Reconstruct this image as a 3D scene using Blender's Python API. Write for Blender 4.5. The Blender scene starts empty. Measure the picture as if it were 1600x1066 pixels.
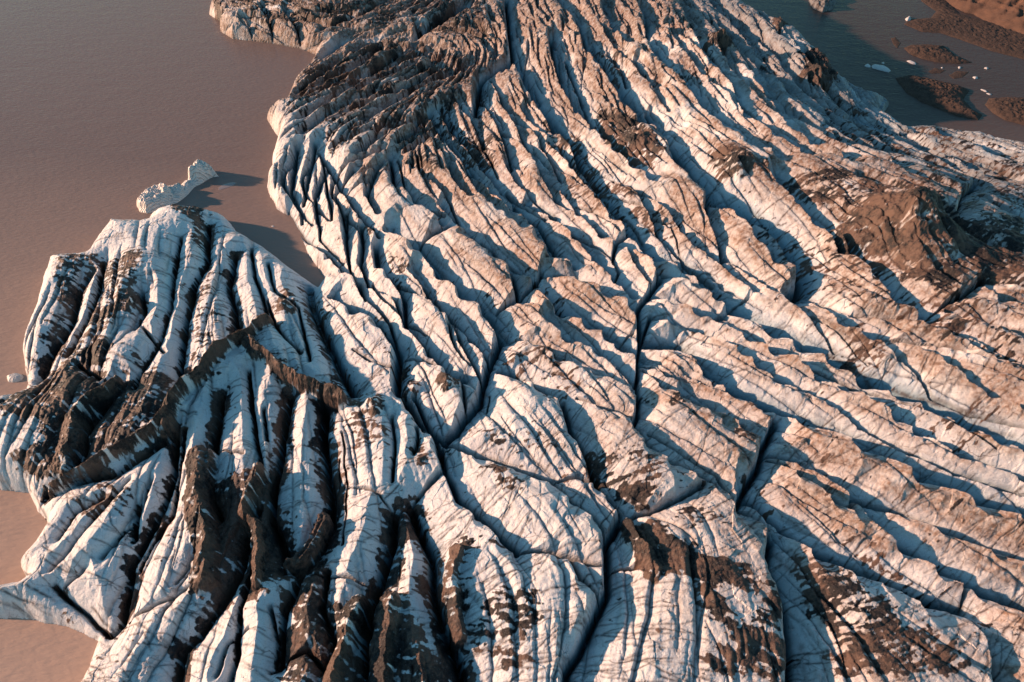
import bpy, math, random
import numpy as np
random.seed(4); rng = np.random.default_rng(11)
F = np.float32
scene = bpy.context.scene

# ------------------------------------------------------------------ camera
CAM_H, PITCH, HFOV = 150.0, math.radians(45.0), math.radians(73.0)
cam_d = bpy.data.cameras.new('camera'); cam = bpy.data.objects.new('camera', cam_d)
scene.collection.objects.link(cam); scene.camera = cam
cam.location = (0, 0, CAM_H); cam.rotation_euler = (math.pi/2 - PITCH, 0, 0)
cam_d.sensor_width = 36; cam_d.angle = HFOV; cam_d.clip_end = 20000
FPX = 800/math.tan(HFOV/2)

# ------------------------------------------------------------------ light
SUN_EL = math.radians(15.0)
LX, LY = 1.0, -0.13                      # the way the light travels over the ground
_n = math.hypot(LX, LY); LX /= _n; LY /= _n
sd = bpy.data.lights.new('sun', 'SUN'); sd.energy = 5.0; sd.angle = math.radians(1.3); sd.color = (1.0, 0.58, 0.38)
sun = bpy.data.objects.new('sun', sd); scene.collection.objects.link(sun)
from mathutils import Vector
dvec = Vector((LX*math.cos(SUN_EL), LY*math.cos(SUN_EL), -math.sin(SUN_EL)))
sun.rotation_euler = dvec.to_track_quat('-Z', 'Y').to_euler(); sun.location = (-200, 100, 200)
w = bpy.data.worlds.new('World'); scene.world = w; w.use_nodes = True
nt = w.node_tree; bg = nt.nodes['Background']
sky = nt.nodes.new('ShaderNodeTexSky'); sky.sky_type = 'NISHITA'; sky.sun_disc = False
sky.sun_elevation = SUN_EL; sky.sun_rotation = math.atan2(-LX, -LY); sky.air_density = 1.3; sky.dust_density = 0.4; sky.ozone_density = 2.2
tint = nt.nodes.new('ShaderNodeMix'); tint.data_type = 'RGBA'; tint.blend_type = 'MULTIPLY'; tint.inputs[0].default_value = 1
tint.inputs[7].default_value = (0.66, 1.03, 1.06, 1)
nt.links.new(sky.outputs[0], tint.inputs[6]); nt.links.new(tint.outputs[2], bg.inputs[0]); bg.inputs[1].default_value = 0.082
scene.view_settings.view_transform = 'Standard'; scene.view_settings.look = 'None'
scene.view_settings.exposure = 0.80; scene.view_settings.gamma = 1
scene.cycles.max_bounces = 5; scene.cycles.diffuse_bounces = 3

# ------------------------------------------------------------------ maths
CP, SP = math.cos(PITCH), math.sin(PITCH)
def unproj(px, py, z=0.0):
    """pixel of the photograph -> the point of the level z it shows"""
    a = (px-800)/FPX; b = (533-py)/FPX
    dy = CP + b*SP; dz = -SP + b*CP
    t = (z-CAM_H)/dz
    return a*t, dy*t
def hsh(ix, iy, s):
    h = (ix.astype(np.int64)*374761393 + iy.astype(np.int64)*668265263 + s*1442695) & 0xffffffff
    h = ((h ^ (h >> 13))*1274126177) & 0xffffffff
    h = (h ^ (h >> 16)) & 0xffff
    return (h.astype(F)/32767.5 - 1).astype(F)
def noise(x, y, s=0):
    ix = np.floor(x); iy = np.floor(y); fx = (x-ix).astype(F); fy = (y-iy).astype(F)
    ix = ix.astype(np.int32); iy = iy.astype(np.int32)
    ux = fx*fx*(3-2*fx); uy = fy*fy*(3-2*fy)
    a = hsh(ix, iy, s); b = hsh(ix+1, iy, s); c = hsh(ix, iy+1, s); d = hsh(ix+1, iy+1, s)
    return a+(b-a)*ux + (c-a)*uy + (a-b-c+d)*ux*uy
def fbm(x, y, sc, oct=4, s=0, g=0.5):
    r = 0; a = 1; t = 0
    for k in range(oct):
        ca, sa = math.cos(k*1.1+s), math.sin(k*1.1+s)
        r = r + a*noise((x*ca-y*sa)/sc+k*17.3, (x*sa+y*ca)/sc-k*9.1, s*31+k); t += a; a *= g; sc *= 0.5
    return r/t
def facets(x, y, sc, s):
    gx = x/sc; gy = y/sc; ix = np.floor(gx).astype(np.int32); iy = np.floor(gy).astype(np.int32)
    best = np.full(x.shape, 9, F); h = np.zeros(x.shape, F)
    for a in (-1, 0, 1):
        for b in (-1, 0, 1):
            cx = ix+a; cy = iy+b
            dx = gx-(cx+.5+.42*hsh(cx, cy, s)); dy = gy-(cy+.5+.42*hsh(cx, cy, s+1)); d = dx*dx+dy*dy
            t = d < best; best = np.where(t, d, best)
            h = np.where(t, dx*hsh(cx, cy, s+2)+dy*hsh(cx, cy, s+3)+.22*hsh(cx, cy, s+4), h)
    return (h*sc).astype(F)
def seg_dist(X, Y, ax, ay, bx, by):
    dx, dy = bx-ax, by-ay; L = dx*dx+dy*dy+1e-9
    t = np.clip(((X-ax)*dx+(Y-ay)*dy)/L, 0, 1)
    ox = X-(ax+t*dx); oy = Y-(ay+t*dy)
    return ox, oy, np.sqrt(ox*ox+oy*oy)
def inside(X, Y, P):
    r = np.zeros(X.shape, bool); n = len(P)
    for i in range(n):
        x1, y1 = P[i]; x2, y2 = P[(i+1) % n]
        if y1 == y2: continue
        c = ((y1 > Y) != (y2 > Y)) & (X < (x2-x1)*(Y-y1)/(y2-y1)+x1)
        r ^= c
    return r
def poly_dist(X, Y, P, close=True):
    D = np.full(X.shape, 1e9, F); n = len(P)
    for i in range(n if close else n-1):
        a = P[i]; b = P[(i+1) % n]
        D = np.minimum(D, seg_dist(X, Y, a[0], a[1], b[0], b[1])[2])
    return D
def sdf(X, Y, P):
    return np.where(inside(X, Y, P), 1, -1).astype(F)*poly_dist(X, Y, P)
def sm(a, b, x):
    t = np.clip((x-a)/(b-a), 0, 1); return t*t*(3-2*t)

# ------------------------------------------------------------------ shoreline of the glacier (pixel x, y, level at which it was read)
COAST = [(130,1066,0),(152,1003,0),(130,990,0),(90,975,0),(40,968,0),(0,967,0),(-60,965,0),(-60,912,2),(0,908,3),(40,905,2),(33,886,0),(55,855,1),(70,830,1),
 (72,815,0),(60,800,0),(45,772,0),(0,766,0),(-50,750,0),(-60,640,4),(0,616,4),(30,608,3),(43,597,1),(40,573,0),(35,547,1),(50,483,3),(72,404,4),(97,395,5),(130,393,5),(173,345,4),
 (197,340,6),(233,343,5),(226,336,4),(253,327,5),(283,312,7),(317,316,7),(350,328,5),(370,357,3),(387,368,3),(410,383,2),(437,408,0),(473,436,0),(497,449,0),
 (508,436,0),(500,423,0),(483,400,0),(473,377,0),(457,343,0),(433,327,0),(417,295,0),(417,277,1),(427,273,0),(425,250,0),(437,217,0),(433,213,0),(417,187,0),
 (420,172,3),(443,164,3),(453,147,1),(457,130,2),(480,107,2),(497,87,0),(490,84,0),(467,76,0),(423,68,0),(363,61,0),(345,50,0),(343,34,0),(327,23,0),(330,7,4),(338,-30,4),
 (420,-60,4),(1080,-60,14),(1150,-10,14),(1165,12,12),(1200,30,12),(1233,43,12),(1253,60,10),(1270,84,10),(1303,108,9),(1307,126,8),(1343,140,6),(1380,148,4),(1390,160,2),(1380,178,2),(1420,195,4),
 (1450,186,6),(1500,190,7),(1535,192,7),(1567,200,8),(1600,206,8),(1700,235,8)]
CW = [unproj(*c) for c in COAST] + [(560, 300), (420, 10), (0, -30), (-130, 10), (unproj(100,1120)[0], unproj(100,1120)[1])]
CW = [(float(a), float(b)) for a, b in CW]

# ------------------------------------------------------------------ the grid of the ice surface: rows get coarser with distance
ys = [22.0]
while ys[-1] < 545: ys.append(ys[-1] + 0.19 + 0.26*min(1, max(0, (ys[-1]-60)/300)))
YR = np.array(ys, F); NV = len(YR); NU = 1500
HW = (0.74*(YR*CP+CAM_H*SP)*1.13+4).astype(F)
U = np.linspace(-1, 1, NU).astype(F)
GX = HW[:, None]*U[None, :]; GY = np.repeat(YR[:, None], NU, 1)
WX = GX + 0.5*fbm(GX, GY, 9, 3, 1) + 0.2*fbm(GX, GY, 2.2, 2, 2)
WY = GY + 0.5*fbm(GX, GY, 9, 3, 3) + 0.2*fbm(GX, GY, 2.2, 2, 4)
COASTD = sdf(WX, WY, CW)
def ztop_of(d):
    d = np.maximum(d, 0)
    return 8.5*(1-np.exp(-d/2.6)) + 6.5*(1-np.exp(-d/22))
DIV = [unproj(px, py, 20) for px, py in [(960,-60),(1040,40),(1110,120),(1210,215),(1330,275),(1450,330),(1540,420),(1700,520),(1900,600)]]
DIVP = DIV + [(600, 60), (600, 700), (DIV[0][0], 700)]
RIM = [unproj(px, py, 16) for px, py in [(1080,-60),(1150,5),(1225,50),(1275,95)]]
def rise(x, y):                      # an ice divide at the upper right: the surface climbs to it and falls away to the far lake
    d = poly_dist(x, y, DIV, False); r = inside(x, y, DIVP)
    q = poly_dist(x, y, RIM, False)
    return (np.where(r, 11-14*sm(0, 60, d), 11*np.exp(-(d/60)**2)) + 11*np.exp(-(q/20)**2)).astype(F)
def level(x, y):
    xa = np.array([x], F); ya = np.array([y], F)
    return float(ztop_of(sdf(xa, ya, CW))[0] + rise(xa, ya)[0])
def onice(px, py, drop=1.5):
    z = 12.0
    for _ in range(6):
        x, y = unproj(px, py, z); z = 0.5*z + 0.5*max(level(x, y)-drop, 0)
    return unproj(px, py, z)

# ------------------------------------------------------------------ crevasses traced from the photograph: width, points
def parse(txt):
    out = []
    for ln in txt.strip().splitlines():
        ln = ln.split('#')[0].strip()
        if not ln: continue
        t = ln.split()
        out.append((float(t[0]), [tuple(float(v) for v in q.split(',')) for q in t[1:]]))
    return out
LOBE = parse('''
2.2 320,340 317,393 293,427 280,500 272,560 277,600
2.2 362,380 350,433 360,467 367,513
1.4 387,375 393,417 407,457 417,493
1.0 415,400 425,445 462,467 470,500 480,553
1.0 413,457 427,497 443,517 467,540
4.0 477,433 487,473 510,520 533,567 547,593
1.6 277,360 267,400 263,420 257,467 240,517 200,590
1.6 213,440 217,470 203,495
2.4 127,413 113,440 100,487 83,513 60,553 50,577
1.6 153,397 147,433 133,473 110,513 95,540
0.8 215,500 233,520 250,540
2.4 337,600 324,670 315,722 313,749 330,790
1.4 385,566 388,626 394,670 402,722 398,745
1.0 407,626 411,674
2.4 446,600 437,644 429,687 420,744 416,792 437,845 442,871
3.0 503,600 499,652 503,709 512,749 507,797 481,845 459,871
1.0 525,700 520,792
2.0 262,650 262,727 245,775 219,827 192,871 188,906 175,963 162,981
1.4 280,657 271,731 258,792 227,836 206,880
1.6 206,775 200,830
2.0 394,780 381,819 363,880 332,941 302,976 271,1002 262,1064
1.3 394,845 376,915 367,941 363,1015 350,1055
1.2 416,941 427,994 424,1029
2.0 464,880 437,941 433,994 429,1029
1.4 74,902 122,950 157,985
0.9 90,908 118,884 122,878
2.0 254,670 210,700 166,727 101,740 66,762
3.2 612,784 608,827 590,880 582,902 569,950 566,1000 569,1066
3.6 640,775 671,845 675,906 692,972 719,1037 723,1075
0.6 477,884 525,893 586,902
0.5 300,690 340,690 375,700
0.5 525,745 560,748 590,760 612,784
0.8 610,640 615,690 610,740
0.8 645,700 652,680 650,655
2.0 173,587 150,625 117,670 104,725
1.4 130,640 122,700
1.0 115,560 150,580
1.2 150,770 110,790 80,830
0.9 195,740 150,790 100,850 70,880
1.0 230,740 205,800 150,860
0.6 300,905 250,930 190,960
0.6 320,760 300,860 270,900
0.7 530,660 538,740 530,840
1.6 505,880 500,940 520,1000 500,1066
0.8 380,975 350,1000 330,1050
1.0 418,1040 450,1020 478,1010 500,1040
''')
SLAB = parse('''
2.4 627,600 653,639 688,666
1.6 688,666 719,648 745,612 750,600
2.0 697,674 745,696 806,718 863,740
1.6 863,740 894,775 930,800 950,832
2.4 688,679 692,714 714,762 745,792 784,832 806,852
1.2 806,852 863,858 894,865 953,880
2.2 643,600 682,674 693,718
1.6 691,722 643,766 612,784
2.0 639,771 656,819 675,845
1.0 867,740 900,738 935,745
1.6 1020,477 1003,520 1000,547 997,583 1002,607 1000,633 993,652
2.0 881,613 894,652 916,701 933,744 955,766 972,790
1.4 972,797 1016,792 1060,771 1099,749
2.6 972,797 951,832 953,880 951,915 942,932 924,972 907,1011 889,1037 885,1075
1.2 942,932 933,924 907,897 894,867
1.2 953,878 1003,880
1.6 994,652 1012,683 1050,712 1091,731 1121,749
1.2 1016,670 1069,705 1121,735 1152,779
1.0 900,610 933,627 977,640 993,650
2.6 1219,644 1202,679 1193,714 1171,749 1154,779
2.2 1066,600 1110,620 1162,652 1202,683
1.8 1154,779 1206,814 1213,827
2.6 1213,827 1208,871 1224,906 1237,950 1241,985 1246,1037 1243,1075
3.0 1158,757 1224,806 1276,845 1337,871 1386,889 1447,924 1518,941
1.4 1517,906 1521,941 1539,976 1556,1029 1561,1075
1.5 1206,705 1250,731 1302,771 1342,792
3.0 1342,766 1364,788 1407,836 1469,871 1534,906 1600,928 1700,960
1.4 1338,794 1335,766
2.2 1202,696 1250,709 1337,762 1412,788 1469,810 1556,845 1700,900
3.2 1004,517 1050,517 1066,520 1106,560 1143,590 1193,613 1253,637 1337,674 1429,722 1520,755 1600,785 1700,820
1.8 1020,480 1047,487 1099,503 1156,533 1183,553 1216,577 1253,590 1299,617 1349,653 1425,690 1500,722 1600,752 1700,780
2.0 1116,480 1166,510 1206,530 1253,547 1279,573 1316,590 1353,600 1399,633 1433,655 1500,690 1600,728 1700,760
3.2 1066,397 1099,420 1143,463 1199,493 1249,517 1299,540 1349,573 1399,587 1449,610 1499,633 1549,655 1600,680 1700,715
1.2 1213,443 1266,480 1283,497 1316,530
1.2 1173,450 1143,463
1.8 1243,433 1283,460 1313,487 1353,507 1386,517
1.6 1376,517 1406,547 1443,570 1466,600 1533,627 1600,647 1700,670
1.4 1399,520 1443,530 1479,553 1516,580 1549,603 1600,623 1700,650
1.2 1443,493 1483,507 1509,513 1549,533 1573,547 1600,557 1700,590
1.2 1483,477 1533,490 1566,500 1600,520 1700,550
0.8 1456,482 1513,450 1543,427
0.8 1543,430 1559,457 1600,467 1700,490
1.6 1110,287 1107,320 1113,333 1129,367 1133,390
1.2 1040,335 1066,347 1086,367 1133,403 1179,440
3.6 1053,230 1083,260 1117,293 1150,308 1176,320 1209,343 1236,373 1256,410 1259,430 1233,443
1.4 1136,383 1176,413 1203,437
2.4 1210,263 1246,300 1273,330 1313,353 1333,377 1366,410 1399,447 1443,480
1.2 1286,343 1313,380
3.2 917,63 933,87 973,140 1000,173 1033,187
2.4 1013,57 1033,90 1067,117 1100,157 1133,187 1167,213 1210,230
2.0 1093,60 1117,100 1150,133 1167,167 1210,200 1253,227
1.8 1133,83 1167,107 1200,140 1233,187 1267,213 1320,240
2.8 800,77 813,103 833,140 867,190 897,217 910,247 940,287 967,320 987,350 1017,380 1067,400 1117,433 1143,463
2.2 860,50 867,87 880,127 900,160 927,187 960,220 987,247 1013,263
1.8 883,83 910,147 923,173 943,203
2.4 1013,160 1033,190 1050,213 1077,240 1093,263 1120,300 1153,320 1183,355 1209,385
1.6 830,227 847,263 880,287 907,320 937,355
1.5 857,213 893,250 933,297 957,327
1.6 940,257 973,273 1000,290 1017,320 1033,353 1083,397 1120,423
1.4 987,277 1033,303 1057,327 1090,367 1127,390 1153,417 1177,437
2.0 800,307 843,333 870,377 897,400
2.2 820,300 860,320 897,353 930,390 963,423 987,443
1.4 867,300 900,320 930,343 963,367
1.2 843,320 890,343 923,363 950,383 963,393
1.4 987,350 967,363 960,393 970,410 960,427
1.6 967,367 1000,380 1027,407 1033,423
1.8 1037,417 1017,443 1000,463 1003,487
1.8 1017,447 1047,453 1087,473 1117,482 1137,477
1.4 1033,410 1083,433 1117,453 1143,467
2.0 847,413 900,417 943,440 987,463 1003,487 1002,513
2.4 843,440 873,467 917,487 947,507 967,523 1000,547
1.0 967,523 990,507
1.8 850,487 883,513 933,533 967,560 993,587
1.3 780,507 830,520 870,545 930,570 990,600
2.4 778,560 800,563 840,587 880,617 893,655
1.2 1083,540 1103,573 1120,587
1.2 1000,547 1040,573 1077,580
1.4 1007,563 1033,590 1067,607 1117,630 1167,650
1.0 1040,593 1083,620 1133,655
1.0 1080,583 1133,600 1183,627 1220,640
1.6 450,333 477,373 510,387 533,410 557,427 567,453 607,487 620,533
1.0 493,320 497,360 533,397
1.2 540,320 537,367 543,403 567,457
1.4 560,337 563,370 560,397 573,433 613,457 633,493
2.0 582,367 587,400 607,417 627,450 633,493 667,533 700,567 723,573
2.6 600,343 647,367 683,413 720,443 757,470 783,507
1.6 647,367 670,350 700,337
1.8 640,410 667,447 710,490 733,513 760,540 770,553
1.0 677,450 700,487 720,520
1.4 717,520 740,553 753,580
2.4 783,507 770,537 753,580 750,607 727,630 710,655 690,668
1.8 720,360 767,383 800,410 810,453
1.6 750,360 800,400 840,427
1.8 687,307 717,337 750,367
1.6 777,470 813,447 840,423 847,407
1.8 617,590 633,620 660,655 688,666
1.0 547,533 577,553 613,563
2.4 513,447 543,467 587,487 620,533 617,590
1.2 630,540 667,553 700,567
1.0 720,573 727,630
2.2 683,160 720,207 750,243 783,283 820,320 843,355 860,380
1.8 667,167 690,207 733,253 767,287 800,317
1.8 607,233 613,273 647,300 687,333
1.0 760,627 765,600 753,583
1.6 458,233 450,283 467,320 470,340
1.4 490,213 477,267 470,307
1.4 510,247 487,293 493,333
1.2 550,253 520,293 533,320 540,355
1.2 587,250 570,293 587,320
1.6 493,223 533,287 560,323 587,353
2.4 497,80 530,55 580,50 640,50 690,20 720,0
2.2 740,165 750,110 800,77 795,30 790,-10
2.0 870,-10 905,30 917,63
1.8 940,-10 960,40 1013,57 1010,20 1000,0
1.4 1060,0 1080,30 1093,60
1.4 1100,-10 1140,30 1180,75
1.4 710,150 740,180 755,215
1.4 745,130 770,170 790,215 800,250
1.2 765,110 790,160 815,205 835,240
1.4 1333,177 1399,213 1466,233 1533,263 1600,287
1.2 1469,207 1533,233 1600,257
1.2 1299,193 1366,227 1399,260
1.0 1529,280 1506,300 1499,333
0.8 425,60 420,30 405,5
0.8 470,72 462,40 440,10
0.8 395,60 385,35
0.8 500,40 560,20 600,-5
''')
LINES = []                                   # (width, asymmetry, gentle reach, points in the world)
for wd, pts in LOBE: LINES.append((wd, 0.5, 5.6, [onice(*p) for p in pts]))
for wd, pts in SLAB: LINES.append((wd, 1.0, 4.6, [onice(*p) for p in pts]))
def resample(P, n):
    P = np.array(P, float); d = np.r_[0, np.cumsum(np.hypot(*np.diff(P, axis=0).T))]
    t = np.linspace(0, d[-1], n); return np.c_[np.interp(t, d, P[:, 0]), np.interp(t, d, P[:, 1])]
def family(A, B, n, wd, jit=0.25, asym=1.0, reach=2.6):
    A = resample([onice(*p) for p in A], 14); B = resample([onice(*p) for p in B], 14)
    for k in range(n):
        f = (k+0.5+random.uniform(-jit, jit))/n
        wob = np.sin(np.linspace(0, 6.28, 14)+random.uniform(0, 6))*0.35/n
        P = A + (B-A)*(f+wob)[:, None]
        i0 = 0 if random.random() < .5 else random.randint(1, 5); i1 = 14 if random.random() < .5 else random.randint(9, 13)
        if random.random() < .35 and i1-i0 > 9:
            m = (i0+i1)//2; LINES.append((wd*random.uniform(.7, 1.3), asym, reach, [tuple(q) for q in P[i0:m]])); i0 = m+1
        LINES.append((wd*random.uniform(.7, 1.4), asym, reach, [tuple(q) for q in P[i0:i1]]))
family([(460,135),(520,88),(600,45)], [(470,228),(560,185),(640,150),(730,95)], 9, 1.5)
family([(500,225),(560,200),(640,165)], [(545,300),(600,260),(690,205)], 5, 1.1)
family([(600,250),(640,300),(690,340)], [(690,190),(760,270),(830,345)], 4, 1.2)
family([(720,215),(760,260),(840,330)], [(830,150),(870,210),(940,290)], 5, 1.2)
family([(1350,165),(1440,200),(1600,250)], [(1215,240),(1330,288),(1430,322),(1520,372),(1640,410)], 9, 1.0, asym=.6)
family([(1150,10),(1230,60),(1290,130),(1400,205)], [(1110,60),(1180,140),(1260,215),(1400,270)], 5, 1.3)
family([(960,20),(1010,90),(1060,130)], [(930,50),(980,130),(1040,185)], 3, 1.5)
family([(1020,30),(1100,120),(1200,200)], [(1100,40),(1180,130),(1260,215)], 4, 1.2)
family([(440,215),(432,270),(470,350)], [(560,260),(545,310),(600,400)], 4, 1.1)
family([(350,20),(450,20),(600,10)], [(350,55),(440,65),(500,70)], 3, .7)
family([(700,20),(760,30),(800,60)], [(560,60),(640,90),(730,110)], 4, 1.4)
family([(650,420),(700,470),(770,540)], [(580,430),(620,500),(700,575)], 2, 1.0)
family([(1280,480),(1400,560),(1600,640)], [(1160,500),(1300,580),(1600,725)], 3, .8)
family([(1380,455),(1460,470),(1600,490)], [(1320,490),(1420,525),(1600,600)], 3, .7)
family([(880,300),(960,400),(1010,440)], [(960,270),(1060,350),(1130,430)], 3, .8)

# direction of the ice structure on a coarse world grid, from the traced lines (double-angle average)
CX = np.arange(-460, 461, 8.0); CY = np.arange(0, 560, 8.0)
cgx, cgy = np.meshgrid(CX, CY); c2 = np.zeros_like(cgx); s2 = np.zeros_like(cgx)
for wd, asym, reach, P in LINES:
    for (ax, ay), (bx, by) in zip(P[:-1], P[1:]):
        L = math.hypot(bx-ax, by-ay)
        if L < .1: continue
        th = math.atan2(by-ay, bx-ax); mx, my = (ax+bx)/2, (ay+by)/2
        wgt = wd*L*np.exp(-((cgx-mx)**2+(cgy-my)**2)/(2*14**2)) + 1e-6*L
        c2 += wgt*math.cos(2*th); s2 += wgt*math.sin(2*th)
ANG = np.arctan2(s2, c2)/2
def ang_at(x, y):
    i = min(max(int(round((y-CY[0])/8)), 0), len(CY)-1); j = min(max(int(round((x-CX[0])/8)), 0), len(CX)-1)
    return ANG[i, j]

# ------------------------------------------------------------------ carve
CARVE = np.zeros(GX.shape, F); CRACK = np.zeros(GX.shape, F); NEAR = np.full(GX.shape, 30, F)
def block(xa, xb, ya, yb):
    r0 = int(np.searchsorted(YR, ya)); r1 = int(np.searchsorted(YR, yb))
    if r1 <= r0: return None
    h = [HW[r0], HW[r1-1]]
    u0 = min(xa/q for q in h); u1 = max(xb/q for q in h)
    k0 = max(int((u0+1)/2*(NU-1)), 0); k1 = min(int((u1+1)/2*(NU-1))+2, NU)
    if k1 <= k0: return None
    return (slice(r0, r1), slice(k0, k1))
for wd, asym, reach, P in LINES:
    dep = min(2.6 + 2.7*wd, 10.0)*(.8 if asym < .55 else .72+.28*float(sm(110, 170, P[0][1]))); rg = reach*(0.6+0.36*wd); rs = 0.5+0.16*wd if asym > .55 else 2.0+.3*wd
    R = 3.2*rg + wd
    for (ax, ay), (bx, by) in zip(P[:-1], P[1:]):
        b = block(min(ax, bx)-R-2, max(ax, bx)+R+2, min(ay, by)-R-2, max(ay, by)+R+2)
        if b is None: continue
        ox, oy, D = seg_dist(WX[b], WY[b], ax, ay, bx, by)
        a = np.clip((ox*LX+oy*LY)/(D+1e-3)*1.7, -1, 1)
        mid = 0.5*(rg+rs)
        s = mid*(1-asym) + asym*(rs+(rg-rs)*(0.5+0.5*a))
        q = np.maximum(D-wd*0.28, 0)/s
        c = dep*(0.42*np.exp(-q*2.6)+0.58*np.exp(-q*q*0.75)) if asym > .55 else dep*(.22*np.exp(-q*2.4)+.78*np.exp(-q*.8))
        c = c + (2.2+wd)*np.exp(-(D/(.22+.13*wd))**2)
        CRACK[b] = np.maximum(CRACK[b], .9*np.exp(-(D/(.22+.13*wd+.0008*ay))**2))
        CARVE[b] = np.maximum(CARVE[b], c); NEAR[b] = np.minimum(NEAR[b], D)
# minor fins between the traced crevasses
def walk(x, y, off, n, step, curve):
    P = [(x, y)]; prev = None; drift = 0
    for k in range(n):
        th = ang_at(x, y)+off+drift; drift += random.gauss(0, curve)
        if prev is not None and math.cos(th-prev) < 0: th += math.pi
        prev = th; x += math.cos(th)*step; y += math.sin(th)*step; P.append((x, y))
    return P
MINOR = np.zeros(GX.shape, F)
def minor():
    v = random.random(); y = 35+480*v**1.1; x = random.uniform(-1, 1)*(0.74*(y*CP+CAM_H*SP)*1.05)
    return x, y
def cell(x, y):
    i = int(np.searchsorted(YR, y)); i = min(max(i, 0), NV-1)
    return i, min(max(int((x/HW[i]+1)/2*(NU-1)), 0), NU-1)
for k in range(9000):
    x, y = minor(); c_ = cell(x, y); far = y > 235
    if COASTD[c_] < 4 or NEAR[c_] < (1.3 if far else 2.2): continue
    if not far and random.random() < (.93 if y < 110 else .75 if x < -20 else .3): continue
    wd = random.uniform(.3, .8); n = random.randint(5, 12) if far else random.randint(8, 20); P = walk(x, y, random.gauss(0, .05), n, random.uniform(2, 3.4), .04)
    for sgn in range(1):
        dep = random.uniform(2.0, 4.4) if far else random.uniform(.8, 2.6); rg = random.uniform(1.1, 2.0); rs = .45; R = 6
        for i, ((ax, ay), (bx, by)) in enumerate(zip(P[:-1], P[1:])):
            b = block(min(ax, bx)-R, max(ax, bx)+R, min(ay, by)-R, max(ay, by)+R)
            if b is None: continue
            ox, oy, D = seg_dist(WX[b], WY[b], ax, ay, bx, by)
            a = np.clip((ox*LX+oy*LY)/(D+1e-3)*1.7, -1, 1); q = D/(rs+(rg-rs)*(0.5+0.5*a))
            e = math.sin(math.pi*(i+.8)/(len(P)+.6))**.6
            MINOR[b] = np.maximum(MINOR[b], dep*e*np.exp(-q*1.2)); NEAR[b] = np.minimum(NEAR[b], D)
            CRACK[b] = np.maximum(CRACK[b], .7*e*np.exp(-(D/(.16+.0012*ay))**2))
CARVE = CARVE + MINOR*(1-.55*np.minimum(1, CARVE/6))
# fine fractures: short thin grooves that follow or cross the structure
GROOVE = np.zeros(GX.shape, F)
def groove(P, wd, dep, dark):
    wd *= 1+max(0, P[0][1]-90)/260
    R = wd*3.0+.3
    for i, ((ax, ay), (bx, by)) in enumerate(zip(P[:-1], P[1:])):
        b = block(min(ax, bx)-R-1.5, max(ax, bx)+R+1.5, min(ay, by)-R-1.5, max(ay, by)+R+1.5)
        if b is None: continue
        D = seg_dist(WX[b], WY[b], ax, ay, bx, by)[2]
        e = math.sin(math.pi*(i+.7)/(len(P)+.4))
        g = np.exp(-(D/wd)**2)
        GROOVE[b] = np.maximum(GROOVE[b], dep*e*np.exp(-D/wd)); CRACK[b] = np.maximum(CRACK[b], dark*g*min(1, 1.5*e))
def ground_point():
    # more of them near the camera, where they show larger
    v = random.random(); y = 30+500*v**1.5; x = random.uniform(-1, 1)*(0.74*(y*CP+CAM_H*SP)*1.05)
    return x, y
for k in range(2400):                          # grooves along the structure
    x, y = ground_point()
    if y < 260 and random.random() < (.8 if y < 150 else .5): continue
    n = random.randint(4, 10)
    groove(walk(x, y, random.gauss(0, .14), n, random.uniform(1.4, 3), .05), random.uniform(.2, .6), random.uniform(.2, .8)*(1 if y < 260 else 2), random.uniform(.1, .6))
for k in range(5000):                          # fractures across it
    x, y = ground_point(); n = random.randint(3, 9)
    if y > 260 and random.random() < .65: continue
    groove(walk(x, y, random.choice([1.35, 1.35, 1.75])+.35*math.sin(x/31+y/47)+random.gauss(0, .1), n, random.uniform(.9, 2.4), .07), random.uniform(.14, .3), random.uniform(.05, .2), random.uniform(.5, 1))

# striations: noise smeared along (and obliquely across) the structure
def lerp_grid(G):
    fx = (np.clip(GX, CX[0], CX[-1]-.01)-CX[0])/8; fy = (np.clip(GY, CY[0], CY[-1]-.01)-CY[0])/8
    i = fy.astype(int); j = fx.astype(int); fx = fx-j; fy = fy-i; G = G.astype(F)
    return (G[i, j]*(1-fx)+G[i, j+1]*fx)*(1-fy) + (G[i+1, j]*(1-fx)+G[i+1, j+1]*fx)*fy
nn = np.hypot(c2, s2)+1e-12
AV = (np.arctan2(lerp_grid(s2/nn), lerp_grid(c2/nn))/2).astype(F)
def smear(off, sc, step, n, seed):
    ca = np.cos(AV+off)*step; sa = np.sin(AV+off)*step; o = 0
    for k in range(n): o = o + noise((GX+ca*(k-n/2))/sc, (GY+sa*(k-n/2))/sc, seed)
    return o/n*math.sqrt(n)*.8
ST1 = smear(0, .75, .7, 9, 61); ST2 = smear(1.15, .6, .55, 8, 62); ST3 = smear(.1, 2.2, 2.0, 7, 63); ST4 = smear(-1.3, .5, .5, 7, 64)

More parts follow.
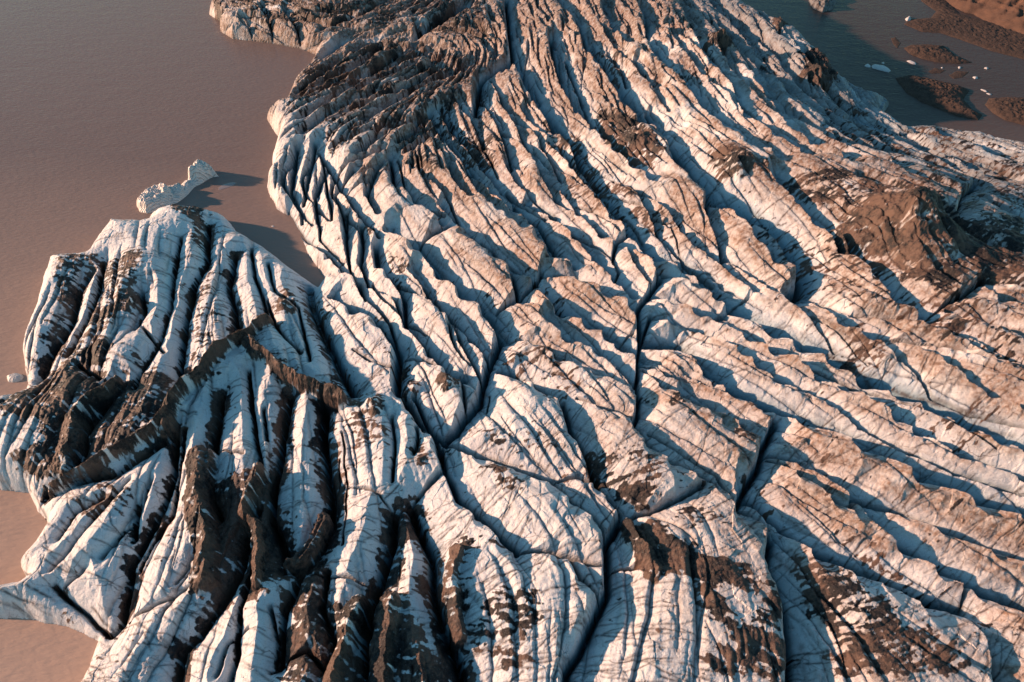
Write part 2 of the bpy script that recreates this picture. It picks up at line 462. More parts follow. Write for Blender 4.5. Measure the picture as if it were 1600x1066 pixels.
# ------------------------------------------------------------------ debris on the ice, traced outlines: strength, points
DIRT = parse('''
.62 97,393 150,390 155,410 120,420 105,490 60,560 62,520 75,480 80,420
.75 155,395 215,390 220,440 210,480 190,475 150,520 110,530 130,470 145,420
1.0 190,430 215,425 218,470 195,475
.9 260,330 283,308 317,313 322,350 310,380 297,375 285,335
.5 290,425 330,395 345,440 330,520 310,560 290,560 280,520
.85 0,615 50,590 80,560 120,520 170,525 160,590 200,575 240,560 265,610 250,650 180,700 150,740 100,750 60,745 20,700 60,690 60,650 -40,670
.6 130,750 190,740 215,760 190,800 140,810 100,780
1. 305,730 360,735 400,720 425,740 420,790 445,800 447,870 430,900 405,940 385,930 350,900 300,970 303,900 300,840 290,800
.9 440,900 480,880 520,900 530,940 570,940 600,960 640,930 680,1000 720,1066 430,1066 430,990
.8 590,930 640,940 640,1066 585,1066
.9 430,447 455,450 465,480 440,492 430,475
.62 535,630 600,645 612,690 550,690
.9 600,545 640,543 640,565 600,562
.95 650,655 668,690 655,725 645,700
.7 760,725 800,730 818,765 780,765
.9 670,850 690,845 700,900 690,960 675,930
.8 715,830 770,820 808,852 760,850 730,870 728,985 700,960 705,870
.62 730,960 790,900 840,930 840,1010 790,1040 740,1020
.55 945,700 1000,700 1070,740 1000,790 960,760
1. 985,808 1030,810 1060,850 1120,870 1160,890 1180,930 1100,915 1060,900 1020,890 1000,850
.66 1050,790 1100,762 1130,810 1090,830
.85 1060,905 1120,920 1160,970 1240,1010 1245,1066 1090,1066 1100,1030 1140,1000 1100,950
.72 1240,850 1290,850 1330,880 1400,960 1500,1010 1540,1050 1500,1066 1300,1066 1290,980 1260,930
.5 1100,950 1160,960 1200,930 1180,900 1230,930 1220,990 1160,1000
.74 1290,265 1350,270 1430,290 1470,330 1500,390 1520,430 1480,450 1420,430 1350,400 1330,350 1310,310
.9 1470,350 1600,340 1600,440 1540,430
.7 1090,220 1170,230 1210,260 1290,260 1340,290 1300,320 1250,280 1130,262
.9 930,160 1000,180 1040,230 1030,250 980,240 940,200
.9 1165,12 1230,40 1255,62 1215,52
1. 1245,85 1265,80 1305,108 1308,128 1270,125
.65 620,220 680,230 700,260 650,262
.66 700,190 770,200 775,245 730,240
.6 455,130 520,90 600,55 615,90 540,130 480,160
.45 440,160 600,90 700,70 770,120 740,200 600,220 500,240
.6 590,60 660,60 700,110 640,110
.5 690,110 750,110 770,170 740,220
.5 1210,370 1330,360 1410,440 1330,470 1250,420
.6 1310,500 1380,515 1400,555 1330,560
.9 330,0 350,5 352,45 338,38
.62 350,0 600,0 640,40 500,35 400,45
.6 640,0 760,0 780,60 700,60 640,40
.45 900,250 1000,280 1100,330 1060,360 960,330 880,290
.42 1130,290 1250,330 1300,420 1200,400
.6 540,300 580,330 600,360 575,350
.5 585,370 640,400 650,440 600,420
.6 680,410 705,420 700,435
.5 840,400 870,420 850,430
.5 1000,600 1060,605 1100,650 1060,640
.6 1140,660 1190,680 1170,700
.5 690,630 760,650 860,670 870,700 780,690
.35 870,60 1000,70 1090,60 1150,90 1100,130 950,120
.6 1180,730 1150,700 1260,900 1240,860
.4 1290,700 1330,770 1290,780
.42 1380,190 1480,195 1700,230 1700,420 1500,360 1400,290
.45 1300,140 1380,180 1420,260 1330,250 1280,200
.5 560,120 640,110 700,170 690,240 620,210
.5 840,170 900,190 960,260 920,270 860,230
.45 1330,450 1500,440 1600,480 1600,560 1450,520
.55 900,680 960,700 970,750 920,740
.5 1340,830 1460,900 1540,960 1480,950 1380,890
.55 1400,590 1480,620 1560,680 1500,680 1430,640
.5 770,540 860,520 930,600 850,620
''')
dirt = np.zeros(GX.shape, F)
jx = GX + 3.2*fbm(GX, GY, 7, 4, 7, .65); jy = GY + 3.2*fbm(GX, GY, 7, 4, 8, .65)
for st, pts in DIRT:
    P = [onice(p[0], p[1], 1) for p in pts]
    x0 = min(p[0] for p in P)-8; x1 = max(p[0] for p in P)+8; y0 = min(p[1] for p in P)-8; y1 = max(p[1] for p in P)+8
    b = block(x0, x1, y0, y1)
    if b is None: continue
    d = sdf(jx[b], jy[b], P)
    dirt[b] = np.maximum(dirt[b], st*sm(-2.2, 2.2, d))
# black grit gathered in the valleys of the left lobe
LOBEP = [onice(*p, 0) for p in [(0,560),(90,390),(300,310),(400,370),(480,440),(545,600),(690,680),(650,780),(740,1080),(-80,1080),(-80,600)]]
inlobe = sm(-6, 4, sdf(jx, jy, LOBEP))
n1 = fbm(GX, GY, 26, 4, 20); n2 = fbm(GX, GY, 5, 4, 21, .6); n3 = fbm(GX, GY, 1.4, 3, 22, .65)
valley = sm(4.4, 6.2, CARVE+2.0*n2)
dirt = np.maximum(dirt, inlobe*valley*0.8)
n4 = fbm(GX, GY, .7, 2, 23)
# ------------------------------------------------------------------ debris-covered ridges standing out of the ice (become objects of their own)
RIDGES = [  # label, half width, height, points
 ('brown gravel ridge forming the left arm of the inverted V on the left lobe', 2.2, 4.8, [(417,493),(380,520),(337,547),(300,587),(277,607),(262,632),(258,655)]),
 ('brown gravel ridge forming the right arm of the inverted V on the left lobe', 2.2, 4.2, [(388,528),(402,545),(440,570),(467,587),(507,595),(530,610)]),
 ('narrow dark brown debris ridge nearest the left lake shore below the small white floe', 2.6, 3.6, [(173,587),(147,607),(117,640),(104,690),(94,730)]),
 ('long brown debris spine slanting below the left arm of the inverted V', 2.0, 3.0, [(262,640),(228,662),(185,690),(140,715),(100,733),(70,752)]),
 ('broad brown gravel wedge on the left side of the black hollow in the left lobe', 3.6, 3.6, [(312,700),(308,760),(318,815),(325,850),(320,895)]),
 ('thin brown gravel fin on the right side of the black hollow in the left lobe', 1.9, 3.2, [(402,720),(385,760),(380,790),(397,810),(402,850),(398,900)]),
 ('curved brown gravel bank in the dark valley below the long white ice rib', 1.9, 2.4, [(502,800),(490,835),(470,862),(448,865)]),
 ('jagged brown rubble ridge rising from the dark mass at the bottom edge', 2.4, 3.6, [(565,935),(548,970),(535,1010),(520,1060)]),
 ('crumbling brown rubble rib at the bottom edge between two black crevasses', 3.4, 3.0, [(612,930),(606,975),(600,1020),(598,1070)]),
 ('tan gravel bank along the left edge of the broad white slab at bottom centre', 2.0, 1.8, [(716,850),(705,885),(712,930),(722,980)]),
 ('curved tan sand bank beside the black patch at lower right of centre', 2.6, 2.4, [(990,812),(1002,840),(1016,865),(1032,885)]),
]
CONES = [
 ('isolated pointed brown dirt cone near the far right lake shore', 6.5, 6.5, (1125,52)),
 ('large brown dirt mountain on the upper right of the glacier, the biggest mound', 17, 12, (1425,322)),
 ('small brown dirt cone in a dark pit at centre left, right one of two', 3.0, 2.8, (699,580)),
 ('small brown dirt cone in a dark pit at centre left, left one of two', 2.8, 2.2, (637,577)),
 ('brown dirt cone just under the end of the right V arm, above the dark pool', 4.0, 3.4, (577,612)),
 ('blocky brown dirt knob in the middle of the long dark debris band at upper right', 6.5, 4.2, (1150,240)),
 ('dark brown knob above its own shadow on the right flank of the left lobe', 2.4, 2.2, (443,462)),
 ('black rocky knob overhanging the far right lake shore', 6.5, 5.5, (1280,108)),
 ('brown rubble heap on top of the ridges right of the upper middle', 8.0, 3.2, (985,205)),
 ('steep dark brown fin on the upper left of the left lobe', 2.6, 4.2, (200,450)),
]
ADD = np.zeros(GX.shape, F); OWN = np.zeros(GX.shape, np.int16); OWNV = np.zeros(GX.shape, F)
def own(b, m, idx):
    t = m > np.maximum(OWNV[b], 0.12); OWN[b] = np.where(t, idx, OWN[b]); OWNV[b] = np.maximum(OWNV[b], m)
    return t
RW = []
for i, (lab, hw, hh, pts) in enumerate(RIDGES):
    hw *= .85; P = [onice(p[0], p[1], 0) for p in pts]; R = hw*2+4
    b = block(min(p[0] for p in P)-R, max(p[0] for p in P)+R, min(p[1] for p in P)-R, max(p[1] for p in P)+R)
    X = GX[b]+1.5*fbm(GX[b], GY[b], 6, 5, 30+i, .68); Y = GY[b]+1.5*fbm(GX[b], GY[b], 6, 5, 50+i, .68)
    D = np.full(X.shape, 99, F); A = np.zeros(X.shape, F); n = len(P)-1
    for k in range(n):
        ox, oy, d = seg_dist(X, Y, *P[k], *P[k+1]); t = d < D
        A = np.where(t, np.clip((ox*LX+oy*LY)/(d+.3)*1.5, -1, 1), A); D = np.minimum(D, d)
    wv = 1+.5*fbm(GX[b], GY[b], 9, 3, 90+i)
    m = np.clip(1-D/(hw*(1.05-.42*A)*wv), 0, 1)
    dirt[b] = np.maximum(dirt[b], np.maximum(np.exp(-(D/(hw*1.5))**2)*.5, .95*sm(0, .22, m)))
    own(b, m, i+1); RW.append((b, m, hh))
CWD = []
for i, (lab, r, hh, p) in enumerate(CONES):
    px, py = onice(p[0], p[1], -hh*.5); R = r*1.4+2
    b = block(px-R, px+R, py-R, py+R)
    X = GX[b]-px; Y = GY[b]-py; th = np.arctan2(Y, X)
    D = np.sqrt(X*X*.8+Y*Y)*(1+.16*np.sin(th*3+i*2)+.1*np.sin(th*5+i)+.22*fbm(GX[b], GY[b], r*.8, 4, 70+i, .6))
    m = np.clip(1-D/r, 0, 1); dirt[b] = np.maximum(dirt[b], .88*sm(-.2, .3, 1-D/r)); own(b, m, 100+i); CWD.append((b, m, hh))

# ------------------------------------------------------------------ final height
n4 = fbm(GX, GY, .7, 2, 23)
dval = dirt*(.92+.06*sm(180, 260, GY)) + 0.42*n2 + 0.27*n3 + 0.12*n1 + .30*n4 + ST2*(.40-.34*sm(250, 300, GY)) + ST1*(.08+.2*sm(250, 300, GY))
DIRTM = sm(0.42, 0.66, dval)
DIRTM = np.maximum(DIRTM, 0.9*sm(0.80, 0.95, 0.30+0.34*n1+0.3*n2+0.26*n3+.36*(ST2+(ST1-ST2)*sm(250, 300, GY))+.12*sm(230, 380, GY)+.09*sm(40, 180, GX+.3*(GY-150))))   # scattered specks

TOP = np.maximum(ztop_of(COASTD) + rise(GX, GY), np.minimum(ztop_of(COASTD), 4))
lumps = 1.4*fbm(GX, GY, 45, 2, 40) + 0.15*fbm(GX, GY, 11, 3, 41)
fine = (0.11+.1*sm(230, 330, GY))*fbm(GX, GY, 3.1, 4, 42, .55) + .12*ST1 + .06*ST3*(1+2.5*sm(230, 340, GY)) + .10*fbm(GX, GY, .9, 3, 49, .7)
# faceted blocks: the far and upper ice is more broken
rough = sm(200, 330, GY)*0.5+0.5
facet = np.abs(fbm(GX, GY, 6.5, 4, 43, .6))*(.08+1.1*sm(230,340,GY))
facet = facet + .05*facets(WX, WY, 5.5, 71)*(1+1.6*sm(230, 330, GY)) + .05*facets(WX, WY, 2.1, 81)*(1+1.2*sm(200, 300, GY))*(1-.5*inlobe)
cfade = np.minimum(1, TOP/10)
Z = TOP + (lumps + fine - facet)*np.minimum(1, TOP/7) - CARVE*cfade*(1+.14*n1) - GROOVE*np.minimum(1, TOP/6)*1.2
Z += DIRTM*(0.12*fbm(GX, GY, 1.0, 4, 44, .7)+.12*ST2)
Z += sm(.5, .9, dirt)*np.minimum(1, TOP/8)*(.6 - 2.0*np.abs(fbm(GX, GY, 9, 5, 48, .55)) + .4*ST1)*(.5+.5*sm(200, 300, GY))
for b, m, hh in RW:
    crest = (hh*.85+.6)*m*(1+.35*fbm(GX[b], GY[b], 5, 4, 45, .6))
    baseZ = TOP[b] - 0.22*CARVE[b] - .6
    ins = sm(0.0, .35, m)
    Z[b] = np.where(m > 0, Z[b]*(1-ins) + np.maximum(Z[b]*.6+baseZ*.4, baseZ-1.5)*ins + crest - .9*np.abs(fbm(GX[b], GY[b], 3, 5, 46, .6))*np.minimum(1, m*4), Z[b])
for b, m, hh in CWD:
    gul = np.abs(fbm(GX[b], GY[b], max(2.6, hh*.8), 5, 47, .6))
    Z[b] = Z[b] + hh*(m**1.1)*(1.12-.62*gul)
Z = np.where(COASTD <= 0, -1.2 + np.maximum(COASTD, -2)*.5, np.maximum(Z, 0.25-1.4*np.exp(-COASTD/.8)))

# ------------------------------------------------------------------ materials
def mat(name):
    m = bpy.data.materials.new(name); m.use_nodes = True
    return m, m.node_tree, m.node_tree.nodes['Principled BSDF']
def N(nt, t, **kw):
    n = nt.nodes.new(t)
    for k, v in kw.items(): setattr(n, k, v)
    return n
def mix(nt, f, a, b, blend='MIX'):
    n = N(nt, 'ShaderNodeMix', data_type='RGBA', blend_type=blend)
    for i, v in ((0, f), (6, a), (7, b)):
        if hasattr(v, 'links') or hasattr(v, 'is_output'): nt.links.new(v, n.inputs[i])
        else: n.inputs[i].default_value = v if i == 0 else (*v, 1)
    return n.outputs[2]
def noi(nt, sc, det=6, rough=.6, vec=None):
    n = N(nt, 'ShaderNodeTexNoise'); n.inputs['Scale'].default_value = sc; n.inputs['Detail'].default_value = det; n.inputs['Roughness'].default_value = rough
    if vec: nt.links.new(vec, n.inputs['Vector'])
    return n.outputs['Fac']
def ramp(nt, v, a, b, lo=0., hi=1.):
    n = N(nt, 'ShaderNodeMapRange'); nt.links.new(v, n.inputs[0])
    for i, q in enumerate((a, b, lo, hi)): n.inputs[i+1].default_value = q
    return n.outputs[0]
def mth(nt, op, a, b):
    n = N(nt, 'ShaderNodeMath', operation=op)
    for i, v in enumerate((a, b)):
        if hasattr(v, 'is_output'): nt.links.new(v, n.inputs[i])
        else: n.inputs[i].default_value = v
    return n.outputs[0]
def bump(nt, bs, h, st, dist):
    n = N(nt, 'ShaderNodeBump'); n.inputs['Strength'].default_value = st; n.inputs['Distance'].default_value = dist
    nt.links.new(h, n.inputs['Height']); nt.links.new(n.outputs[0], bs.inputs['Normal'])
def ice_material():
    m, nt, bs = mat('glacier_ice')
    pos = N(nt, 'ShaderNodeNewGeometry').outputs['Position']
    A = lambda n: N(nt, 'ShaderNodeAttribute', attribute_name=n).outputs['Fac']
    nA = noi(nt, .09, 6, .6, pos); nB = noi(nt, .8, 8, .65, pos); nC = noi(nt, 5, 5, .7, pos)
    clean = mix(nt, ramp(nt, nA, .35, .65), (.82, .84, .84), (.70, .75, .78))
    blue = mix(nt, A('deep_and_shade'), clean, (.20, .37, .46))
    dusty = mix(nt, ramp(nt, nB, .3, .7), (.42, .285, .205), (.235, .148, .105))
    dusty = mix(nt, A('rust_and_shade'), dusty, (.165, .094, .062))
    f = mth(nt, 'MULTIPLY', A('dust'), ramp(nt, nB, .25, .7, .45, 1.15))
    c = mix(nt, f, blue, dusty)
    # hairline fractures: warped cell edges at two scales
    wp = N(nt, 'ShaderNodeVectorMath', operation='ADD'); nz = N(nt, 'ShaderNodeTexNoise'); nz.inputs['Scale'].default_value = .22; nz.inputs['Detail'].default_value = 5
    sc = N(nt, 'ShaderNodeVectorMath', operation='SCALE'); sc.inputs[3].default_value = 5.0
    nt.links.new(pos, nz.inputs['Vector']); nt.links.new(nz.outputs['Color'], sc.inputs[0]); nt.links.new(pos, wp.inputs[0]); nt.links.new(sc.outputs[0], wp.inputs[1])
    for vs, wdt, am in ((.11, .016, .75), (.30, .022, .5)):
        vo = N(nt, 'ShaderNodeTexVoronoi', feature='DISTANCE_TO_EDGE', voronoi_dimensions='2D'); vo.inputs['Scale'].default_value = vs
        nt.links.new(wp.outputs[0], vo.inputs['Vector'])
        hl = mth(nt, 'MULTIPLY', ramp(nt, vo.outputs['Distance'], 0, wdt, am, 0), ramp(nt, noi(nt, vs*1.1, 3, .5, pos), .42, .6))
        c_ = mix(nt, hl, locals().get('c_') or mix(nt, f, blue, dusty), (.075, .050, .042))
    c = c_
    # wind- and melt-darkened specks
    c = mix(nt, ramp(nt, nC, .55, .68, 0, .7), c, (.20, .15, .13))
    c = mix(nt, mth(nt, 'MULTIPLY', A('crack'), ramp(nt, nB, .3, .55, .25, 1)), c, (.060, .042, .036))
    grit = mix(nt, ramp(nt, mth(nt, 'ADD', nA, mth(nt, 'MULTIPLY', mth(nt, 'SUBTRACT', nB, .5), .5)), .44, .56), (.016, .013, .013), (.115, .072, .054))
    d = ramp(nt, mth(nt, 'ADD', A('dirt'), mth(nt, 'MULTIPLY', mth(nt, 'SUBTRACT', nC, .5), 2.6)), .28, .74)
    c = mix(nt, d, c, grit)
    nt.links.new(c, bs.inputs['Base Color']); bs.inputs['Roughness'].default_value = .55; bs.inputs['Specular IOR Level'].default_value = .3
    nD = noi(nt, 1.7, 7, .75, pos)
    bump(nt, bs, mth(nt, 'ADD', nB, mth(nt, 'MULTIPLY', nD, .8)), .9, .32)
    return m
def dirt_material(name='gravel_debris', a=(.13, .080, .060), b=(.055, .036, .029), sc=1.0):
    m, nt, bs = mat(name)
    pos = N(nt, 'ShaderNodeNewGeometry').outputs['Position']
    nA = noi(nt, .35*sc, 6, .65, pos); nC = noi(nt, 3.5*sc, 6, .75, pos)
    c = mix(nt, ramp(nt, nA, .35, .65), a, b); c = mix(nt, ramp(nt, nC, .3, .7, 0, .5), c, (.16, .11, .085))
    nt.links.new(c, bs.inputs['Base Color']); bs.inputs['Roughness'].default_value = .95; bs.inputs['Specular IOR Level'].default_value = .15
    bump(nt, bs, mth(nt, 'ADD', nA, mth(nt, 'MULTIPLY', nC, .5)), .9, .5)
    return m
M_ICE = ice_material(); M_DIRT = dirt_material()
M_BLACK = dirt_material('black_rock', (.035, .028, .026), (.02, .017, .016))
def link(name, verts, faces, mats, attrs=None, smooth=False):
    me = bpy.data.meshes.new(name)
    nv, nf = len(verts), len(faces)
    me.vertices.add(nv); me.vertices.foreach_set('co', np.ascontiguousarray(verts, F).ravel())
    me.loops.add(nf*4); me.loops.foreach_set('vertex_index', np.ascontiguousarray(faces, np.int32).ravel())
    me.polygons.add(nf); me.polygons.foreach_set('loop_start', np.arange(0, nf*4, 4, dtype=np.int32))
    me.polygons.foreach_set('loop_total', np.full(nf, 4, np.int32))
    me.update(calc_edges=True)
    me.polygons.foreach_set('use_smooth', np.full(nf, smooth, bool))
    for k, v in (attrs or {}).items():
        a = me.attributes.new(k, 'FLOAT', 'POINT'); a.data.foreach_set('value', np.ascontiguousarray(v, F).ravel())
    for q in (mats if isinstance(mats, list) else [mats]): me.materials.append(q)
    o = bpy.data.objects.new(name, me); scene.collection.objects.link(o)
    return o
def tag(o, label=None, cat=None, group=None, kind=None):
    for k, v in (('label', label), ('category', cat), ('group', group), ('kind', kind)):
        if v: o[k] = v
    return o

# ------------------------------------------------------------------ the glacier and the debris bodies cut from the same surface
V = np.stack([GX, GY, Z], -1).reshape(-1, 3)
idx = np.arange(NV*NU, dtype=np.int32).reshape(NV, NU)
Q = np.stack([idx[:-1, :-1], idx[:-1, 1:], idx[1:, 1:], idx[1:, :-1]], -1).reshape(-1, 4)
fo = OWN[:-1, :-1].ravel(); wet = (COASTD > -1.8); keep = (wet[:-1, :-1] | wet[1:, 1:]).ravel()
deep_and_shade = np.clip(sm(4.5, 9.5, CARVE)*(1-.2*n2), 0, 1)
flat = sm(7.0, 2.5, CARVE)
region = sm(-50, 80, GX+.7*(GY-120)) * .88 + .08 + .35*sm(260, 380, GY)       # dustier towards the right, cleaner in the left lobe
dust = np.clip(flat*region*(0.85+.7*n1+.4*n2+.4*ST3+.22*ST1) + .10 + .12*sm(260, 380, GY), 0, 1)
back_shade = np.where(inside(GX, GY, DIVP), sm(4, 34, poly_dist(GX, GY, DIV, False)), 0).astype(F)  # slope behind the divide: its shade is painted into the ice colours
deep_and_shade = np.clip(np.maximum(deep_and_shade, back_shade*(.6+.4*ST3)), 0, 1); dust = np.clip(dust*(1-.3*back_shade), 0, 1)
rust_and_shade = np.clip(sm(120, 330, GY+.75*GX)*(.70+.8*n1+.35*ST3+.3*n2) + .25*sm(330, 430, GY) + .45*back_shade, 0, .95)  # rusty dust, plus painted shade on the slope behind the divide
attr = {'rust_and_shade': rust_and_shade, 'dirt': DIRTM, 'crack': CRACK, 'deep_and_shade': deep_and_shade, 'dust': dust}
def cut(sel, name, m, at=None, smooth=True):
    f = Q[sel & keep]; u, inv = np.unique(f, return_inverse=True)
    return link(name, V[u], inv.reshape(-1, 4), m, {k: v.ravel()[u] for k, v in (at or {}).items()}, smooth)
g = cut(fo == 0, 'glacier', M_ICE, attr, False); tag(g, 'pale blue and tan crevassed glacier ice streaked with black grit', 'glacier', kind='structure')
for i, (lab, *_r) in enumerate(RIDGES):
    tag(cut(fo == i+1, 'debris_ridge', M_ICE, attr, False), lab, 'debris ridge', 'debris ridges on the glacier')
for i, (lab, *_r) in enumerate(CONES):
    tag(cut(fo == 100+i, 'dirt_cone', M_ICE, attr, False), lab, 'dirt mound', 'dirt mounds on the glacier')

# ------------------------------------------------------------------ water
m, nt, bs = mat('silty_water')
pos = N(nt, 'ShaderNodeNewGeometry').outputs['Position']
sx = N(nt, 'ShaderNodeSeparateXYZ'); nt.links.new(pos, sx.inputs[0])   # near-to-far brightness falloff painted into the water colour
falloff = ramp(nt, mth(nt, 'ADD', sx.outputs[1], mth(nt, 'MULTIPLY', noi(nt, .012, 3, .5, pos), 60)), 70, 290, 0, 1)
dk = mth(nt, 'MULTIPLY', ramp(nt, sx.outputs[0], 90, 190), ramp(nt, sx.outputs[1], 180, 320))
c = mix(nt, falloff, (.51, .365, .285), (.200, .152, .136))
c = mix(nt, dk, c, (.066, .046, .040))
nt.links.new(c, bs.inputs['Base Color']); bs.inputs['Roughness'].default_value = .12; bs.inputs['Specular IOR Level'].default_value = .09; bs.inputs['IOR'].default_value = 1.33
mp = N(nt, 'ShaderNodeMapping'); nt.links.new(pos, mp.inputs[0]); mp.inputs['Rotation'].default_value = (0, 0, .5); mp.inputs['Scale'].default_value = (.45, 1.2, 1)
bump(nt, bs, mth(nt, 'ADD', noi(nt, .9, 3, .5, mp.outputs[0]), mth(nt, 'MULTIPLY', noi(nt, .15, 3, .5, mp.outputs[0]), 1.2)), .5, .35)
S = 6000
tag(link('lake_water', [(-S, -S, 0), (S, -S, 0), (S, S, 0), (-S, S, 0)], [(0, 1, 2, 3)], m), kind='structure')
tag(link('lake_bed', [(-S, -S, -6), (S, -S, -6), (S, S, -6), (-S, S, -6)], [(0, 1, 2, 3)], M_DIRT), kind='structure')

# ------------------------------------------------------------------ separate bodies with an outline of their own
M_BERG, nt, bs = mat('clean_ice')
pos = N(nt, 'ShaderNodeNewGeometry').outputs['Position']
wv = N(nt, 'ShaderNodeTexWave'); wv.inputs['Scale'].default_value = .55; wv.inputs['Distortion'].default_value = 3; wv.inputs['Detail'].default_value = 3
mp = N(nt, 'ShaderNodeMapping'); nt.links.new(pos, mp.inputs[0]); mp.inputs['Rotation'].default_value = (0, 0, 1.0); nt.links.new(mp.outputs[0], wv.inputs[0])
c = mix(nt, ramp(nt, noi(nt, .6, 6, .6, pos), .3, .7), (.78, .72, .66), (.66, .62, .58))
c = mix(nt, ramp(nt, wv.outputs['Fac'], .82, .98, 0, .6), c, (.16, .12, .10))
nt.links.new(c, bs.inputs['Base Color']); bs.inputs['Roughness'].default_value = .5
bump(nt, bs, mth(nt, 'ADD', noi(nt, 1.2, 6, .6, pos), wv.outputs['Fac']), .5, .25)
def body(name, out_px, height, m, step, prof=.35, rough_h=.25, zread=0, seed=0, tops=(), lam=3.0, fac=0):
    P = [unproj(p[0], p[1], p[2] if len(p) > 2 else zread) for p in out_px]
    x0 = min(p[0] for p in P)-1; x1 = max(p[0] for p in P)+1; y0 = min(p[1] for p in P)-1; y1 = max(p[1] for p in P)+1
    nx = int((x1-x0)/step)+2; ny = int((y1-y0)/step)+2
    X, Y = np.meshgrid(np.linspace(x0, x1, nx), np.linspace(y0, y1, ny)); X = X.astype(F); Y = Y.astype(F)
    d = sdf(X+.12*lam*fbm(X, Y, lam, 4, seed+1), Y+.12*lam*fbm(X, Y, lam, 4, seed+2), P)
    pr = 1-np.exp(-np.maximum(d, 0)/(prof*lam))
    h = height*pr
    for (tx, ty, tr, th) in tops:
        wx, wy = unproj(tx, ty, 0)
        h = h + th*pr*sm(tr, tr*.7, np.sqrt((X-wx)**2+(Y-wy)**2)+.3*tr*fbm(X, Y, tr*.5, 3, seed+4))
    h = h*(1-rough_h*np.abs(fbm(X, Y, lam, 5, seed+3, .6))*2) + rough_h*.25*fbm(X, Y, lam*.3, 3, seed+5)*pr*min(height, 2)
    h = h + fac*facets(X, Y, lam*.9, seed+7)*pr + fac*.6*facets(X, Y, lam*.35, seed+9)*pr
    Zb = np.where(d > 0, np.maximum(h, 0.02), -.5)
    i = np.arange(nx*ny).reshape(ny, nx); q = np.stack([i[:-1, :-1], i[:-1, 1:], i[1:, 1:], i[1:, :-1]], -1).reshape(-1, 4)
    k = (d > -step*1.6); k = (k[:-1, :-1] | k[1:, 1:] | k[1:, :-1] | k[:-1, 1:]).ravel()
    f = q[k]; u, inv = np.unique(f, return_inverse=True)
    return link(name, np.stack([X, Y, Zb], -1).reshape(-1, 3)[u], inv.reshape(-1, 4), m, smooth=True)
o = body('iceberg', [(300,272,1.5),(300,258,4),(312,245,6),(327,249,6),(338,266,3),(333,277),(320,284),(304,293),(294,304),(283,313),(267,323),(247,330),(230,334),(218,332),(214,323),(222,312),(232,305),(226,299),(235,296),(253,295),(277,294),(288,287),(300,278)],
         2.2, M_BERG, .16, .36, .22, 0, 91, tops=((319,270,8,5.0), (242,316,7.5,2.4), (272,304,5,1.2)), lam=3, fac=.28)
tag(o, 'dumbbell-shaped pale iceberg casting a long shadow beside the left lobe', 'iceberg')
M_BERG2 = dirt_material('dirty_ice', (.30, .33, .34), (.05, .045, .045), .8)
M_SUB, _nt, _bs = mat('submerged_ice'); _bs.inputs['Base Color'].default_value = (.25, .21, .20, 1); _bs.inputs['Roughness'].default_value = .2
o = body('iceberg', [(1263,2),(1270,14),(1284,20),(1300,16),(1307,4),(1304,-10),(1268,-12)], 5.5, M_BERG2, .35, .5, .5, 0, 92, lam=5)
tag(o, 'dark-streaked round iceberg cut by the top edge, in shaded water', 'iceberg')
M_FLOE, nt, bs = mat('floe_ice'); bs.inputs['Base Color'].default_value = (.50, .49, .48, 1); bs.inputs['Roughness'].default_value = .5
pos = N(nt, 'ShaderNodeNewGeometry').outputs['Position']; bump(nt, bs, noi(nt, 2, 5, .6, pos), .6, .2)
def ring(cx, cy, rx, ry, n=9, seed=0, rot=0):
    r = random.Random(seed); o = []
    for k in range(n):
        a = 2*math.pi*k/n; q = r.uniform(.7, 1.15); x = rx*math.cos(a)*q; y = ry*math.sin(a)*q
        o.append((cx+x*math.cos(rot)-y*math.sin(rot), cy+x*math.sin(rot)+y*math.cos(rot)))
    return o
FLOES = [
 ('small smooth white ice floe just off the left shore', 23, 591, 14, 8, 1.2, -.2),
 ('submerged pale ice patch in the shadow of the dumbbell iceberg', 355, 290, 17, 4, .06, -.4),
 ('largest flat grey ice floe in the shaded far right water', 1376, 107, 15, 5, .9, .25),
 ('small grey ice floe left of the largest far right floe', 1356, 103, 6, 3, .6, .2),
 ('tiny white floe just above the largest far right floe', 1380, 99, 3, 1.5, .6, 0),
 ('white ice chunk on the upper gravel spit near the far shore', 1419, 30, 4.5, 3, 1.6, 0),
 ('narrow white floe stranded below the dark central gravel bar', 1424, 98, 8, 2.5, .8, .3),
 ('bright small floe in open water right of the central bar', 1541, 107, 4.5, 1.8, .9, .2),
 ('small pale floe between the central bar and its shadowed islet', 1499, 106, 3, 2, .8, 0),
 ('bright floe lying beside a dark smear in the far right channel', 1524, 122, 4.5, 2.2, .9, .1),
 ('upper sliver of a pair of thin white floes near the right edge', 1538, 142, 6, 1.5, .6, .35),
 ('lower sliver of a pair of thin white floes near the right edge', 1545, 147, 5, 1.3, .6, .3),
 ('tiny pale floe drifting in the dark inlet', 426, 354, 2.6, 1.4, .3, 0),
 ('tiny pale floe at the tip of the central gravel bar', 1472, 106, 2.5, 1.2, .6, 0),
]
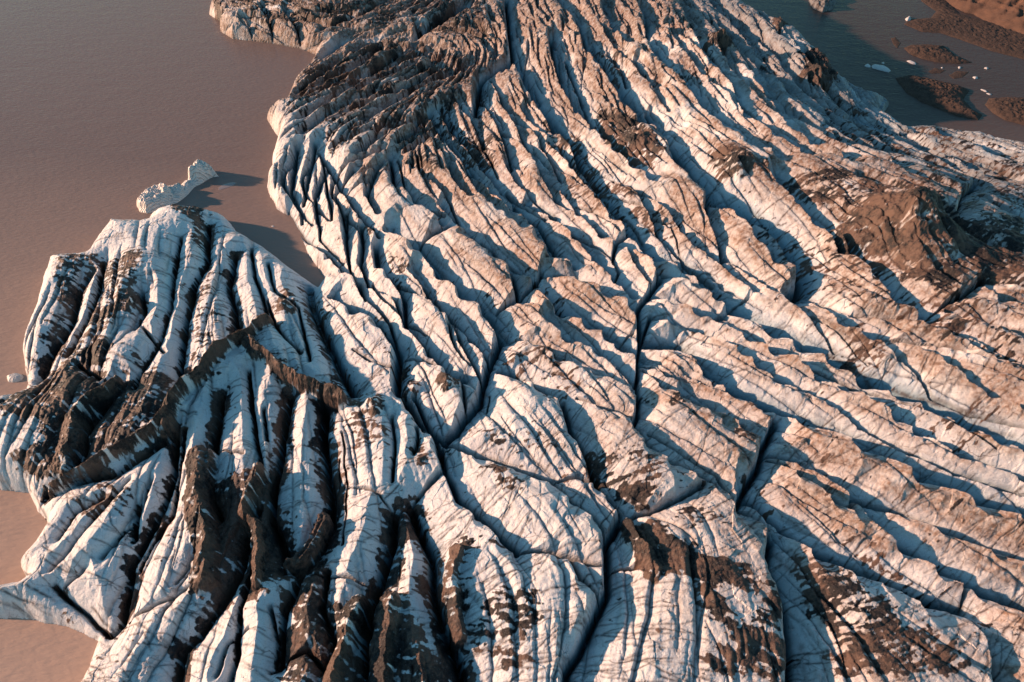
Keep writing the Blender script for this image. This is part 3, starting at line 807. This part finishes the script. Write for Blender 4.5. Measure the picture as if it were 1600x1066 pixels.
for i, (lab, x, y, rx, ry, h, rot) in enumerate(FLOES):
    o = body('ice_floe', ring(x, y, rx, ry, 10, i, rot), h, M_SUB if 'submerged' in lab else M_FLOE, .12 if y > 200 else .3, .4, .2, 0, 200+i, lam=1.6)
    tag(o, lab, 'ice floe', 'ice floes in the lake')
M_BAR = dirt_material('bar_gravel', (.070, .047, .038), (.032, .024, .021), .9)
BARS = [
 ('long gravel spit curving along the far shore at upper right', [(1412,38),(1425,30),(1455,28),(1462,18),(1440,2),(1432,-12),(1470,-12),(1500,22),(1560,38),(1640,60),(1700,80),(1700,108),(1600,93),(1550,80),(1500,62),(1470,52),(1440,50)], 2.0),
 ('dark lumpy gravel bar standing alone in the far right water', [(1412,75),(1425,70),(1450,70),(1475,72),(1495,88),(1520,98),(1500,100),(1465,98),(1440,92),(1420,84)], 3.0),
 ('low wet gravel islet right of the dark lumpy bar', [(1482,118),(1495,111),(1515,112),(1505,121),(1490,124)], .6),
 ('small low islet tucked just below the dark lumpy bar', [(1450,112),(1462,106),(1478,110),(1470,115),(1456,116)], .6),
 ('rugged brown rubble bar along the glacier edge at upper right', [(1398,122),(1420,118),(1445,122),(1470,128),(1500,135),(1515,142),(1505,155),(1520,172),(1535,180),(1528,188),(1495,182),(1470,172),(1440,160),(1415,145)], 4.0),
 ('flat-topped brown gravel terrace at the right edge of the far shore', [(1538,164),(1545,154),(1580,152),(1640,156),(1700,162),(1700,215),(1600,196),(1570,188),(1550,176)], 3.5),
 ('thin dark sandbar off the upper end of the far shore', [(1392,60),(1400,58),(1408,68),(1402,76),(1396,70)], .7),
]
for i, (lab, pts, h) in enumerate(BARS):
    tag(body('gravel_bar', pts, h*.7, M_BAR, .3, 1.2, .3, 0, 300+i, lam=3, fac=.06), lab, 'gravel bar', 'gravel bars off the far shore')
M_HILL = dirt_material('orange_earth', (.15, .080, .052), (.09, .052, .038), .35)
tag(body('hillside', [(1448,-6),(1475,3),(1505,20),(1520,22),(1560,45),(1600,60),(1700,100),(1900,130),(2100,-20),(1900,-90),(1450,-90),(1435,-30)], 16, M_HILL, 1.0, 2.6, .5, 0, 400, lam=9), kind='structure')
